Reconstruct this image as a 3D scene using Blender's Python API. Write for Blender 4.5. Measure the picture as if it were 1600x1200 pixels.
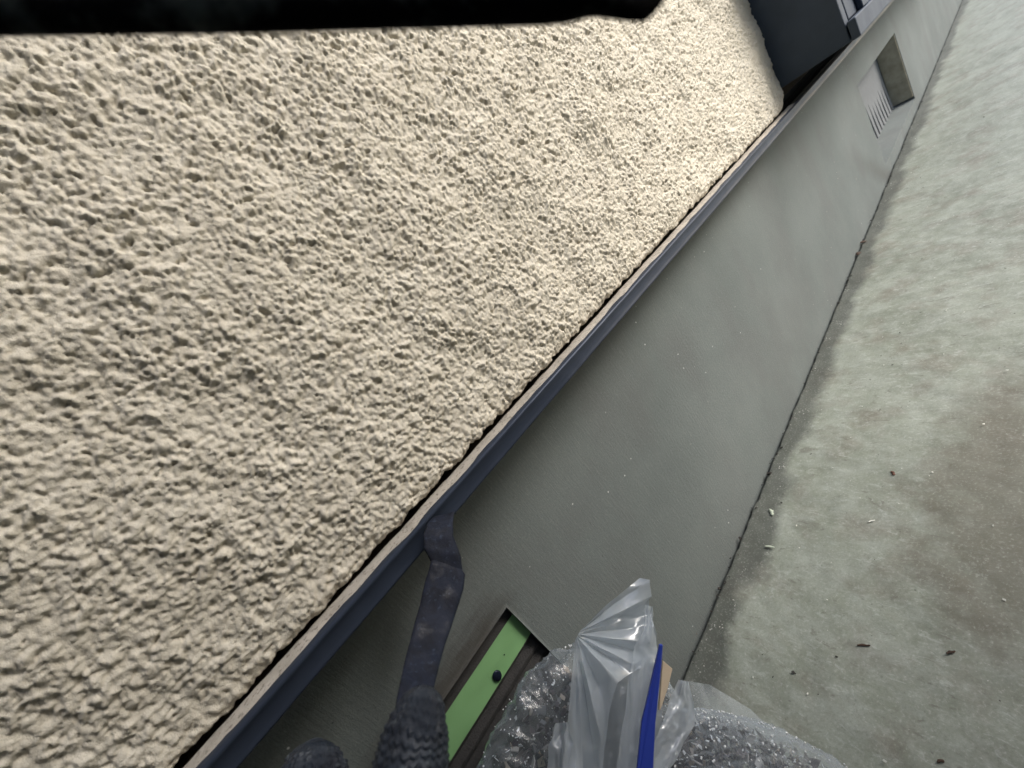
import bpy, bmesh, math, random
import numpy as np
from mathutils import Vector, Matrix

random.seed(7); rng = np.random.default_rng(7)
for o in list(bpy.data.objects): bpy.data.objects.remove(o)
S = bpy.context.scene
COL = S.collection

# ------------------------------------------------------------------ camera
R = np.array([[0.61399602, -0.64228725, 0.45877661],
              [-0.52396158, 0.10303672, 0.84548666],
              [-0.59031614, -0.75950676, -0.27326971]])      # rows: world axes in (right, down, forward)
CAM = np.array([0.0, -0.36, 0.575])
cd = bpy.data.cameras.new('camera'); cam = bpy.data.objects.new('camera', cd); COL.objects.link(cam)
M4 = Matrix.Identity(4)
for i in range(3):
    M4[i][0] = R[i, 0]; M4[i][1] = -R[i, 1]; M4[i][2] = -R[i, 2]; M4[i][3] = CAM[i]
cam.matrix_world = M4
cd.sensor_width = 36; cd.lens = 13.5; cd.clip_start = 0.01; cd.clip_end = 500
cd.dof.use_dof = True; cd.dof.focus_distance = 0.40; cd.dof.aperture_fstop = 8.0
S.camera = cam
# ------------------------------------------------------------------ light
SUN = Vector((0.58, -0.62, 0.60)).normalized()
W = bpy.data.worlds.new('World'); S.world = W; W.use_nodes = True
nt = W.node_tree; bg = nt.nodes['Background']
sk = nt.nodes.new('ShaderNodeTexSky'); sk.sky_type = 'NISHITA'; sk.sun_disc = False
sk.sun_elevation = math.asin(SUN.z); sk.sun_rotation = math.atan2(SUN.x, SUN.y)
sk.dust_density = 3.0; sk.air_density = 1.0; sk.ozone_density = 1.0
nt.links.new(sk.outputs[0], bg.inputs[0]); bg.inputs[1].default_value = 0.085
sd = bpy.data.lights.new('sun', 'SUN'); sun = bpy.data.objects.new('sun', sd); COL.objects.link(sun)
sd.energy = 1.35; sd.angle = math.radians(28); sd.color = (1.0, 0.975, 0.94)
sun.rotation_euler = SUN.to_track_quat('Z', 'Y').to_euler(); sun.location = (3, -3, 4)
S.view_settings.view_transform = 'Standard'; S.view_settings.look = 'None'
S.view_settings.exposure = 1.60; S.view_settings.gamma = 1.0; S.view_settings.use_curve_mapping = False
S.render.engine = 'CYCLES'
S.cycles.max_bounces = 10; S.cycles.transparent_max_bounces = 24; S.cycles.caustics_reflective = False; S.cycles.caustics_refractive = False

# ------------------------------------------------------------------ helpers
def at(u, v, depth):
    """World point seen at photo pixel (u,v) at a given forward distance."""
    r = R @ np.array([u - 800.0, v - 600.0, 600.0]) / 600.0
    return CAM + r * depth
def hit(u, v, axis, val):
    r = R @ np.array([u - 800.0, v - 600.0, 600.0]); return CAM + r * (val - CAM[axis]) / r[axis]

def tag(o, label=None, cat=None, group=None, kind=None):
    if cat and not kind: o['kind'] = 'thing'
    if label: o['label'] = label
    if cat: o['category'] = cat
    if group: o['group'] = group
    if kind: o['kind'] = kind
    return o
def empty(name, loc=(0, 0, 0)):
    o = bpy.data.objects.new(name, None); COL.objects.link(o); o.location = loc; o.empty_display_size = 0.02
    return o
def link(name, me, mat, parent=None):
    o = bpy.data.objects.new(name, me); COL.objects.link(o)
    if mat is not None: me.materials.append(mat)
    if parent is not None:
        o.parent = parent
        o.matrix_parent_inverse = Matrix.Translation(-(parent.location if parent.parent is None else parent.matrix_parent_inverse.inverted().translation))
    return o
def np_mesh(name, co, faces, smooth=True):
    me = bpy.data.meshes.new(name)
    co = np.ascontiguousarray(co, dtype=np.float32); faces = np.ascontiguousarray(faces, dtype=np.int32)
    n, k = faces.shape
    me.vertices.add(len(co)); me.vertices.foreach_set('co', co.ravel())
    me.loops.add(n * k); me.loops.foreach_set('vertex_index', faces.ravel())
    me.polygons.add(n); me.polygons.foreach_set('loop_start', np.arange(n, dtype=np.int32) * k)
    try: me.polygons.foreach_set('loop_total', np.full(n, k, dtype=np.int32))
    except Exception: pass
    me.polygons.foreach_set('use_smooth', np.full(n, smooth, dtype=bool))
    me.update(calc_edges=True); me.validate()
    return me
def grid_faces(nu, nv, wrap=False):
    """verts indexed [i*nv + j]; i along u."""
    a = np.arange(nu * nv).reshape(nu, nv)
    if wrap: a = np.vstack([a, a[:1]])
    return np.stack([a[:-1, :-1], a[1:, :-1], a[1:, 1:], a[:-1, 1:]], -1).reshape(-1, 4)
def bm_mesh(bm, name, smooth=False):
    bmesh.ops.recalc_face_normals(bm, faces=bm.faces)
    me = bpy.data.meshes.new(name); bm.to_mesh(me); bm.free()
    if smooth:
        me.polygons.foreach_set('use_smooth', np.ones(len(me.polygons), dtype=bool))
    return me
def box_bm(bm, lo, hi, bev=0.0, seg=2):
    r = bmesh.ops.create_cube(bm, size=1.0)
    for v in r['verts']:
        for i in range(3): v.co[i] = lo[i] + (v.co[i] + 0.5) * (hi[i] - lo[i])
    if bev > 0:
        es = {e for v in r['verts'] for e in v.link_edges}
        bmesh.ops.bevel(bm, geom=list(es), offset=bev, segments=seg, profile=0.5, affect='EDGES')
def box(name, lo, hi, mat, parent=None, bev=0.0015, seg=2):
    bm = bmesh.new(); box_bm(bm, lo, hi, bev, seg)
    return link(name, bm_mesh(bm, name), mat, parent)

# --- numpy noise
_perm = rng.permutation(4096)
def _h(ix, iy, s):
    return _perm[(_perm[(_perm[ix & 4095] + iy) & 4095] + s * 131) & 4095]
_ga = rng.uniform(0, 2 * np.pi, 4096); _gx, _gy = np.cos(_ga), np.sin(_ga); _rv = rng.random((4096, 3))
def perlin(x, y, s=0):
    ix = np.floor(x).astype(np.int64); iy = np.floor(y).astype(np.int64); fx = x - ix; fy = y - iy
    u = fx ** 3 * (fx * (fx * 6 - 15) + 10); v = fy ** 3 * (fy * (fy * 6 - 15) + 10)
    def g(a, b):
        k = _h(ix + a, iy + b, s); return _gx[k] * (fx - a) + _gy[k] * (fy - b)
    a = g(0, 0) * (1 - u) + g(1, 0) * u; b = g(0, 1) * (1 - u) + g(1, 1) * u
    return (a * (1 - v) + b * v) * 1.5
def fbm(x, y, s=0, oct=4, gain=0.5):
    t = 0; a = 1; f = 1
    for i in range(oct):
        t = t + a * perlin(x * f + 17.3 * i, y * f + 5.1 * i, s + i); a *= gain; f *= 2.03
    return t
def blobs(x, y, s=0, lo=0.45, hi=0.95):
    """union of random domes, one per unit cell"""
    ix = np.floor(x).astype(np.int64); iy = np.floor(y).astype(np.int64); out = np.zeros_like(x)
    for a in (-1, 0, 1):
        for b in (-1, 0, 1):
            k = _h(ix + a, iy + b, s); r = _rv[k]
            dx = x - (ix + a + r[..., 0]); dy = y - (iy + b + r[..., 1])
            rad = lo + (hi - lo) * r[..., 2]
            d = np.clip(1 - (dx * dx + dy * dy) / (rad * rad), 0, None)
            out = np.maximum(out, np.sqrt(d) * rad * (0.6 + 0.4 * np.roll(r, 1, -1)[..., 0]))
    return out
def spaced(*segs):
    """segs: (start, stop, step) runs joined"""
    out = []
    for a, b, st in segs:
        n = max(1, int(round((b - a) / st))); out.append(np.linspace(a, b, n, endpoint=False))
    out.append([segs[-1][1]]); return np.concatenate(out)

# --- materials
class NT:
    def __init__(self, name):
        self.m = bpy.data.materials.new(name); self.m.use_nodes = True; self.t = self.m.node_tree
        self.b = self.t.nodes['Principled BSDF']; self._tc = None
    def n(self, typ, **kw):
        nd = self.t.nodes.new('ShaderNode' + typ)
        for k, v in kw.items():
            if k.startswith('i_'): nd.inputs[k[2:].replace('_', ' ')].default_value = v
            else: setattr(nd, k, v)
        return nd
    def l(self, a, b): self.t.links.new(a, b)
    def co(self, scale=(1, 1, 1), loc=(0, 0, 0), rot=(0, 0, 0), uv=False):
        g = self.n('NewGeometry') if not uv else self.n('UVMap')
        mp = self.n('Mapping'); mp.inputs['Scale'].default_value = scale; mp.inputs['Location'].default_value = loc; mp.inputs['Rotation'].default_value = rot
        self.l(g.outputs['Position'] if not uv else g.outputs[0], mp.inputs[0]); return mp.outputs[0]
    def noise(self, scale, detail=4, rough=0.55, vec=None, dist=0.0):
        nd = self.n('TexNoise'); nd.inputs['Scale'].default_value = scale; nd.inputs['Detail'].default_value = detail
        nd.inputs['Roughness'].default_value = rough; nd.inputs['Distortion'].default_value = dist
        self.l(vec if vec is not None else self.co(), nd.inputs['Vector']); return nd.outputs['Fac']
    def ramp(self, fac, stops):
        r = self.n('ValToRGB'); e = r.color_ramp.elements
        while len(e) < len(stops): e.new(0.5)
        for el, (p, c) in zip(e, stops):
            el.position = p; el.color = (c, c, c, 1) if isinstance(c, (int, float)) else (*c, 1)
        self.l(fac, r.inputs[0]); return r.outputs[0]
    def mix(self, fac, a, b, mode='MIX'):
        m = self.n('Mix', data_type='RGBA', blend_type=mode)
        for s, v in ((m.inputs[0], fac), (m.inputs[6], a), (m.inputs[7], b)):
            if isinstance(v, (int, float)): s.default_value = v
            elif isinstance(v, tuple): s.default_value = (*v, 1)
            else: self.l(v, s)
        return m.outputs[2]
    def math(self, op, a, b=None, c=None, clamp=False):
        m = self.n('Math', operation=op); m.use_clamp = clamp
        for s, v in zip(m.inputs, (a, b, c)):
            if v is None: continue
            if isinstance(v, (int, float)): s.default_value = v
            else: self.l(v, s)
        return m.outputs[0]
    def xyz(self):
        g = self.n('NewGeometry'); s = self.n('SeparateXYZ'); self.l(g.outputs['Position'], s.inputs[0]); return s.outputs
    def bump(self, h, strength=0.5, dist=0.001, prev=None):
        b = self.n('Bump'); b.inputs['Strength'].default_value = strength; b.inputs['Distance'].default_value = dist
        self.l(h, b.inputs['Height'])
        if prev is not None: self.l(prev, b.inputs['Normal'])
        return b.outputs[0]
    def fin(self, col=None, rough=None, nrm=None, spec=None, metal=None):
        for k, v in (('Base Color', col), ('Roughness', rough), ('Normal', nrm), ('Specular IOR Level', spec), ('Metallic', metal)):
            if v is None: continue
            if isinstance(v, tuple): self.b.inputs[k].default_value = (*v, 1)
            elif isinstance(v, (int, float)): self.b.inputs[k].default_value = v
            else: self.l(v, self.b.inputs[k])
        return self.m
def m_shreds():
    n = NT('mixed_shreds'); g = n.n('NewGeometry')
    c = n.ramp(g.outputs['Random Per Island'], [(0.0, (0.035, 0.030, 0.032)), (0.45, (0.06, 0.052, 0.06)), (0.70, (0.09, 0.10, 0.11)), (0.88, (0.15, 0.155, 0.16)), (0.95, (0.30, 0.24, 0.18)), (1.0, (0.36, 0.37, 0.38))])
    return n.fin(c, 0.4, None, 0.6)
def simple(name, col, rough=0.6, var=0.15, scale=60, spec=0.4, bump=0.3, bd=0.0005):
    n = NT(name); f = n.noise(scale, 5)
    c = n.mix(f, tuple(x * (1 - var) for x in col), tuple(min(1, x * (1 + var)) for x in col))
    return n.fin(c, rough, n.bump(n.noise(scale * 6, 4), bump, bd), spec)

def m_stucco():
    n = NT('stucco_paint')
    big = n.noise(3.0, 3); mid = n.noise(40, 4)
    c = n.mix(big, (0.60, 0.562, 0.472), (0.665, 0.626, 0.532))
    c = n.mix(n.ramp(mid, [(0.35, 1.0), (0.75, 0.0)]), c, (0.56, 0.52, 0.43))
    h = n.noise(420, 4, 0.6); h2 = n.noise(1300, 2)
    c = n.mix(n.math('MULTIPLY', n.ramp(n.noise(700, 4, 0.7), [(0.34, 1.0), (0.47, 0.0)]), 0.22), c, (0.36, 0.33, 0.26))
    nr = n.bump(h2, 0.55, 0.0006, n.bump(h, 0.65, 0.0013))
    return n.fin(c, 0.72, nr, 0.3)
def m_found():
    n = NT('mortar_render'); x = n.xyz()
    v = n.co((1, 1, 1))
    big = n.noise(4.0, 4, 0.55); fine = n.noise(900, 3, 0.7)
    col = n.mix(n.ramp(big, [(0.35, 0.0), (0.68, 1.0)]), (0.116, 0.134, 0.131), (0.150, 0.170, 0.166))
    # damp clouds and dirty top edge
    cl = n.ramp(n.noise(7.0, 5, 0.6, n.co((1, 1, 0.55), (3, 0, 1))), [(0.46, 0.0), (0.62, 1.0)])
    col = n.mix(n.math('MULTIPLY', cl, 0.50), col, (0.115, 0.123, 0.122))
    g2 = n.noise(360, 6, 0.75)
    col = n.mix(n.math('MULTIPLY', n.ramp(g2, [(0.55, 0.0), (0.70, 1.0)]), 0.35), col, (0.30, 0.32, 0.32))
    col = n.mix(n.math('MULTIPLY', n.ramp(g2, [(0.30, 1.0), (0.44, 0.0)]), 0.40), col, (0.07, 0.078, 0.08))
    # brush scratches, near vertical
    sc = n.noise(1.0, 3, 0.6, n.co((900, 900, 60), rot=(0, 0.12, 0)))
    sc2 = n.noise(1.0, 3, 0.6, n.co((420, 420, 36), rot=(0, 0.12, 0)))
    col = n.mix(n.math('MULTIPLY', n.ramp(sc2, [(0.55, 0.0), (0.75, 1.0)]), 0.22), col, (0.24, 0.25, 0.25))
    col = n.mix(n.math('MULTIPLY', n.ramp(fine, [(0.3, 1.0), (0.48, 0.0)]), 0.35), col, (0.085, 0.09, 0.09))
    vo = n.n('TexVoronoi'); vo.inputs['Scale'].default_value = 55; n.l(n.co(), vo.inputs['Vector'])
    sp = n.math('MULTIPLY', n.ramp(vo.outputs['Distance'], [(0.035, 1.0), (0.07, 0.0)]), n.ramp(n.noise(9, 2), [(0.52, 0.0), (0.56, 1.0)]))
    col = n.mix(n.math('MULTIPLY', sp, 0.8), col, (0.62, 0.64, 0.64))
    v2 = n.n('TexVoronoi'); v2.inputs['Scale'].default_value = 85; n.l(n.co(loc=(3.3, 0, 1.7)), v2.inputs['Vector'])
    sp = n.math('MULTIPLY', n.ramp(v2.outputs['Distance'], [(0.04, 1.0), (0.075, 0.0)]), n.ramp(n.noise(11, 2, 0.5, n.co(loc=(7, 0, 2))), [(0.50, 0.0), (0.56, 1.0)]))
    col = n.mix(n.math('MULTIPLY', sp, 0.75), col, (0.035, 0.038, 0.042))
    # streak of run-off grime beside the far opening
    d = n.math('ABSOLUTE', n.math('SUBTRACT', n.math('ADD', x[0], n.math('MULTIPLY', x[2], 1.5)), 1.83))
    d = n.math('ADD', d, n.math('MULTIPLY', n.math('SUBTRACT', n.noise(18, 4), 0.5), 0.16))
    st = n.ramp(d, [(0.0, 1.0), (0.09, 0.0)])
    stz = n.math('MULTIPLY', n.ramp(x[2], [(0.0, 1.0), (0.24, 0.0)]), 0.85)
    col = n.mix(n.math('MULTIPLY', st, stz), col, (0.09, 0.095, 0.09))
    # old brown sealer smeared round the near opening
    dn = n.math('ADD', n.math('ABSOLUTE', n.math('SUBTRACT', x[2], 0.298)), n.math('MULTIPLY', n.math('MAXIMUM', n.math('SUBTRACT', x[0], 0.025), 0), 1.0))
    dn = n.math('ADD', dn, n.math('MULTIPLY', n.math('SUBTRACT', n.noise(1.0, 4, 0.6, n.co((40, 60, 160))), 0.5), 0.035))
    nm = n.math('MULTIPLY', n.ramp(dn, [(0.006, 0.85), (0.034, 0.0)]), n.ramp(x[0], [(0.0, 1.0), (0.07, 0.0)]))
    nm = n.math('MULTIPLY', nm, n.math('LESS_THAN', x[0], 0.3))
    col = n.mix(nm, col, (0.055, 0.051, 0.046))
    gr = n.noise(260, 5, 0.7)
    nr = n.bump(sc2, 0.34, 0.0010, n.bump(sc, 0.10, 0.0005, n.bump(fine, 0.40, 0.0007, n.bump(gr, 0.45, 0.0012, n.bump(big, 0.25, 0.004)))))
    return n.fin(col, 0.85, nr, 0.22)
def m_ground():
    n = NT('concrete_slab'); x = n.xyz()
    big = n.noise(5.0, 6, 0.6, n.co((0.8, 1.4, 1))); mid = n.noise(22, 6, 0.65, dist=0.6); fine = n.noise(700, 4, 0.65)
    col = n.mix(n.ramp(big, [(0.33, 0.0), (0.66, 1.0)]), (0.175, 0.196, 0.156), (0.255, 0.282, 0.236))
    col = n.mix(n.math('MULTIPLY', n.ramp(mid, [(0.42, 0.0), (0.66, 1.0)]), 0.45), col, (0.33, 0.36, 0.33))
    col = n.mix(n.math('MULTIPLY', n.ramp(n.noise(13, 5, 0.6, n.co(loc=(5, 2, 0))), [(0.50, 0.0), (0.66, 1.0)]), 0.70), col, (0.165, 0.155, 0.125))
    # trowel sweeps across the slab
    tr = n.noise(1.0, 5, 0.6, n.co((38, 9, 9), rot=(0, 0, 0.35)), 0.5)
    col = n.mix(n.math('MULTIPLY', n.ramp(tr, [(0.52, 0.0), (0.70, 1.0)]), 0.16), col, (0.17, 0.17, 0.15))
    sp2 = n.noise(75, 6, 0.7, n.co((1.3, 0.8, 1), (2, 7, 0)), 0.4)
    col = n.mix(n.math('MULTIPLY', n.ramp(sp2, [(0.50, 0.0), (0.68, 1.0)]), 0.40), col, (0.37, 0.40, 0.365))
    col = n.mix(n.math('MULTIPLY', n.ramp(sp2, [(0.30, 1.0), (0.44, 0.0)]), 0.45), col, (0.15, 0.15, 0.125))
    # scuffs and smears
    s1 = n.noise(1.0, 5, 0.65, n.co((70, 30, 30), (4, 1, 0), (0, 0, 0.5)), 1.2)
    col = n.mix(n.math('MULTIPLY', n.ramp(s1, [(0.61, 0.0), (0.67, 1.0)]), 0.55), col, (0.115, 0.11, 0.09))
    s2 = n.noise(1.0, 5, 0.65, n.co((90, 45, 45), (1, 8, 0), (0, 0, -0.6)), 1.5)
    col = n.mix(n.math('MULTIPLY', n.ramp(s2, [(0.58, 0.0), (0.65, 1.0)]), 0.40), col, (0.41, 0.44, 0.41))
    # broad brown stain on the open slab
    bx = n.math('ADD', n.math('POWER', n.math('MULTIPLY', n.math('SUBTRACT', x[0], 0.50), 3.6), 2.0), n.math('POWER', n.math('MULTIPLY', n.math('ADD', x[1], 0.275), 11.0), 2.0))
    bx = n.math('ADD', bx, n.math('MULTIPLY', n.math('SUBTRACT', n.noise(20, 5, 0.65), 0.5), 2.2))
    col = n.mix(n.math('MULTIPLY', n.ramp(bx, [(0.25, 1.0), (0.95, 0.0)]), 0.70), col, (0.125, 0.118, 0.090))
    # damp band along the wall
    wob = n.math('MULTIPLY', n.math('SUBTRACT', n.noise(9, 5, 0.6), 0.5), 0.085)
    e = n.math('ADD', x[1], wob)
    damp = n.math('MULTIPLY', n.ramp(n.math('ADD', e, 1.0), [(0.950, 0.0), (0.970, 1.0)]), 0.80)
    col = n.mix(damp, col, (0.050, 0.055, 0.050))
    # efflorescence crumbs inside the damp band
    vo = n.n('TexVoronoi'); vo.inputs['Scale'].default_value = 230; n.l(n.co(), vo.inputs['Vector'])
    cr = n.math('MULTIPLY', n.ramp(vo.outputs['Distance'], [(0.14, 1.0), (0.24, 0.0)]), n.ramp(n.noise(26, 3, 0.5, n.co(loc=(9, 0, 0))), [(0.56, 0.0), (0.64, 1.0)]))
    col = n.mix(n.math('MULTIPLY', n.math('MULTIPLY', cr, damp), 1.3, clamp=True), col, (0.62, 0.62, 0.58))
    g2 = n.noise(330, 6, 0.75)
    col = n.mix(n.math('MULTIPLY', n.ramp(g2, [(0.54, 0.0), (0.68, 1.0)]), 0.45), col, (0.46, 0.48, 0.44))
    col = n.mix(n.math('MULTIPLY', n.ramp(g2, [(0.32, 1.0), (0.45, 0.0)]), 0.45), col, (0.09, 0.095, 0.08))
    # small dark pits
    pt = n.ramp(n.noise(120, 3, 0.5), [(0.70, 0.0), (0.76, 1.0)])
    col = n.mix(n.math('MULTIPLY', pt, 0.6), col, (0.10, 0.10, 0.09))
    col = n.mix(n.math('MULTIPLY', n.ramp(fine, [(0.3, 1.0), (0.5, 0.0)]), 0.3), col, (0.14, 0.14, 0.125))
    nr = n.bump(fine, 0.22, 0.0006, n.bump(mid, 0.14, 0.003, n.bump(tr, 0.08, 0.002)))
    return n.fin(col, n.ramp(mid, [(0.3, 0.42), (0.7, 0.62)]), nr, 0.45)
def m_navy(name='navy_gloss_paint', base=(0.026, 0.033, 0.049), rough=0.30):
    n = NT(name)
    col = n.mix(n.noise(25, 4), tuple(b * 0.8 for b in base), tuple(b * 1.25 for b in base))
    nr = n.bump(n.noise(1.0, 2, 0.5, n.co((10, 130, 130))), 0.10, 0.0006)
    n.b.inputs['IOR'].default_value = 1.32; n.b.inputs['Specular Tint'].default_value = (0.70, 0.80, 1.0, 1)
    return n.fin(col, n.ramp(n.noise(12, 3), [(0.3, rough * 0.9), (0.7, rough * 1.3)]), nr, 0.5)
def m_oldbeige():
    n = NT('dusty_beige_metal')
    c = n.mix(n.ramp(n.noise(70, 5, 0.65), [(0.35, 0.0), (0.7, 1.0)]), (0.36, 0.33, 0.28), (0.50, 0.46, 0.40))
    c = n.mix(n.ramp(n.noise(300, 3), [(0.55, 0.0), (0.68, 0.6)]), c, (0.10, 0.085, 0.07))
    return n.fin(c, 0.8, n.bump(n.noise(500, 4), 0.5, 0.0008), 0.2)
def m_brush():
    n = NT('paint_caked_wood')
    a = n.noise(60, 5, 0.65, dist=0.5)
    c = n.mix(n.ramp(a, [(0.42, 0.0), (0.60, 1.0)]), (0.012, 0.016, 0.029), (0.008, 0.010, 0.017))
    c = n.mix(n.ramp(n.noise(300, 3), [(0.60, 0.0), (0.72, 0.7)]), c, (0.03, 0.042, 0.07))
    return n.fin(c, n.ramp(n.noise(70, 4), [(0.34, 0.35), (0.48, 0.75)]), n.bump(n.noise(160, 5, 0.6), 0.5, 0.0014), 0.22)
def m_glove():
    n = NT('paint_stained_knit')
    a = n.noise(55, 5, 0.6)
    c = n.mix(n.ramp(a, [(0.35, 0.0), (0.68, 1.0)]), (0.008, 0.011, 0.019), (0.022, 0.031, 0.045))
    c = n.mix(n.ramp(n.noise(130, 4, 0.6), [(0.60, 0.0), (0.72, 0.75)]), c, (0.13, 0.155, 0.17))
    return n.fin(c, n.ramp(n.noise(90, 4), [(0.40, 0.30), (0.55, 0.9)]), n.bump(n.noise(1500, 4), 0.6, 0.0008), 0.5)
def m_tape():
    n = NT('green_crepe_tape')
    c = n.mix(n.noise(60, 4), (0.175, 0.340, 0.150), (0.205, 0.390, 0.180))
    return n.fin(c, 0.5, n.bump(n.noise(1.0, 3, 0.6, n.co((1500, 400, 400))), 0.25, 0.0003), 0.4)
def m_film(name, milk=0.16, gl=0.35, rough=0.12, tint=(0.93, 0.95, 0.97), wr=1.0):
    n = NT(name); t = n.t; t.nodes.remove(n.b); out = t.nodes['Material Output']
    nr = n.bump(n.noise(45, 3, 0.5, dist=1.0), 0.25 * wr, 0.004, n.bump(n.noise(330, 3, 0.6, dist=0.8), 0.45 * wr, 0.0012))
    tr = n.n('BsdfTransparent'); tr.inputs[0].default_value = (*tint, 1)
    gs = n.n('BsdfGlossy'); gs.inputs['Roughness'].default_value = rough; gs.inputs[0].default_value = (1, 1, 1, 1); n.l(nr, gs.inputs['Normal'])
    df = n.n('BsdfDiffuse'); df.inputs[0].default_value = (0.70, 0.77, 0.84, 1); n.l(nr, df.inputs['Normal'])
    tl = n.n('BsdfTranslucent'); tl.inputs[0].default_value = (0.70, 0.77, 0.84, 1); n.l(nr, tl.inputs['Normal'])
    dd = n.n('MixShader'); dd.inputs[0].default_value = 0.4; n.l(df.outputs[0], dd.inputs[1]); n.l(tl.outputs[0], dd.inputs[2])
    lw = n.n('LayerWeight'); lw.inputs['Blend'].default_value = 0.5
    mx = n.n('MixShader'); mk = n.math('MULTIPLY', n.ramp(n.noise(9, 3, 0.5, dist=0.8), [(0.30, 0.55), (0.72, 1.0)]), milk)
    mk = n.math('ADD', mk, n.math('MULTIPLY', n.math('POWER', lw.outputs['Facing'], 3.0), 0.5), clamp=True)
    n.l(mk, mx.inputs[0]); n.l(tr.outputs[0], mx.inputs[1]); n.l(dd.outputs[0], mx.inputs[2])
    fg = n.math('MULTIPLY_ADD', n.math('POWER', lw.outputs['Facing'], 4.0), 0.55, 0.06 * gl, clamp=True)
    m2 = n.n('MixShader'); n.l(fg, m2.inputs[0]); n.l(mx.outputs[0], m2.inputs[1]); n.l(gs.outputs[0], m2.inputs[2])
    n.l(m2.outputs[0], out.inputs['Surface']); return n.m

MAT = dict(stucco=m_stucco(), found=m_found(), ground=m_ground(), navy=m_navy(), navy2=m_navy('navy_satin_paint', (0.050, 0.064, 0.086), 0.5),
           beige=m_oldbeige(), brush=m_brush(), glove=m_glove(), tape=m_tape(),
           film=m_film('clear_plastic_film', 0.14, 0.5, 0.12, wr=0.8), film2=m_film('creased_plastic_film', 0.54, 1.3, 0.18, wr=0.10),
           vent=simple('cement_board', (0.15, 0.16, 0.168), 0.85, 0.2, 40, 0.3), darkvent=simple('dark_vent_board', (0.034, 0.033, 0.033), 0.55, 0.45, 90, 0.4, 0.6, 0.001),
           void=simple('felt_and_shade_black', (0.012, 0.012, 0.012), 0.9), drop=m_navy('wet_paint_drop', (0.008, 0.011, 0.020), 0.06),  # void: felt black that also colours in the shade under the door frame
           blue=simple('blue_plastic', (0.022, 0.045, 0.30), 0.3, 0.12, 40, 0.5, 0.15), card=simple('cardboard', (0.42, 0.345, 0.255), 0.85, 0.15, 80),
           dark_band=None, sleeve=simple('dark_workwear', (0.02, 0.024, 0.035), 0.9, 0.3, 120, 0.2, 0.8, 0.001),
           leaf=simple('dead_leaf', (0.05, 0.028, 0.018), 0.7, 0.4, 150), leaf2=simple('brown_leaf', (0.10, 0.045, 0.03), 0.7, 0.3, 150),
           chip=simple('paint_chip', (0.62, 0.63, 0.58), 0.6, 0.1), grit=simple('dark_grit', (0.035, 0.032, 0.028), 0.8),
           chipgreen=simple('pale_green_chip', (0.42, 0.47, 0.38), 0.6), block=simple('shade_wall_cement', (0.30, 0.30, 0.29), 0.85, 0.2, 20))

# ================================================================== GROUND
def ground():
    xs = spaced((-200, -40, 40), (-40, -3, 6), (-3, -0.4, 0.1), (-0.4, 1.6, 0.007), (1.6, 5.2, 0.02), (5.2, 9, 0.3), (9, 40, 6), (40, 200, 40))
    ys = np.concatenate([[0.006, 0.0055], [-0.0025, -0.0045, -0.0065], spaced((-0.009, -0.30, -0.0065)[:2] + (0.0065,)) if False else np.linspace(-0.009, -0.34, 50), -spaced((0.36, 0.7, 0.03), (0.7, 3, 0.2), (3, 40, 5), (40, 200, 40))])
    X, Y = np.meshgrid(xs, ys, indexing='ij')
    Z = 0.0022 * fbm(X * 6, Y * 6, 3, 3) + 0.0007 * fbm(X * 45, Y * 45, 9, 3)
    # ragged slab edge, turned down into the joint
    rag = 0.0016 * fbm(X * 40, X * 0 + 3.3, 21, 4) + 0.0008 * perlin(X * 160, X * 0 + 8.1, 25)
    near = np.clip((Y + 0.03) / 0.03, 0, 1)
    Y2 = Y + (rag - 0.0012) * near
    J = np.arange(len(ys))
    Z = np.where(J[None, :] == 0, -0.03, np.where(J[None, :] == 1, -0.03, Z))
    Z = np.where(J[None, :] == 2, Z - 0.008, Z); Z = np.where(J[None, :] == 3, Z - 0.0012, Z)
    far = np.clip((np.maximum(np.abs(X - 2), -Y) - 5) / 5, 0, 1); Z = Z * (1 - far)
    co = np.stack([X, Y2, Z], -1).reshape(-1, 3)
    me = np_mesh('ground', co, grid_faces(len(xs), len(ys))[:, ::-1])
    return tag(link('ground', me, MAT['ground']), kind='structure')
ground()

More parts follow.
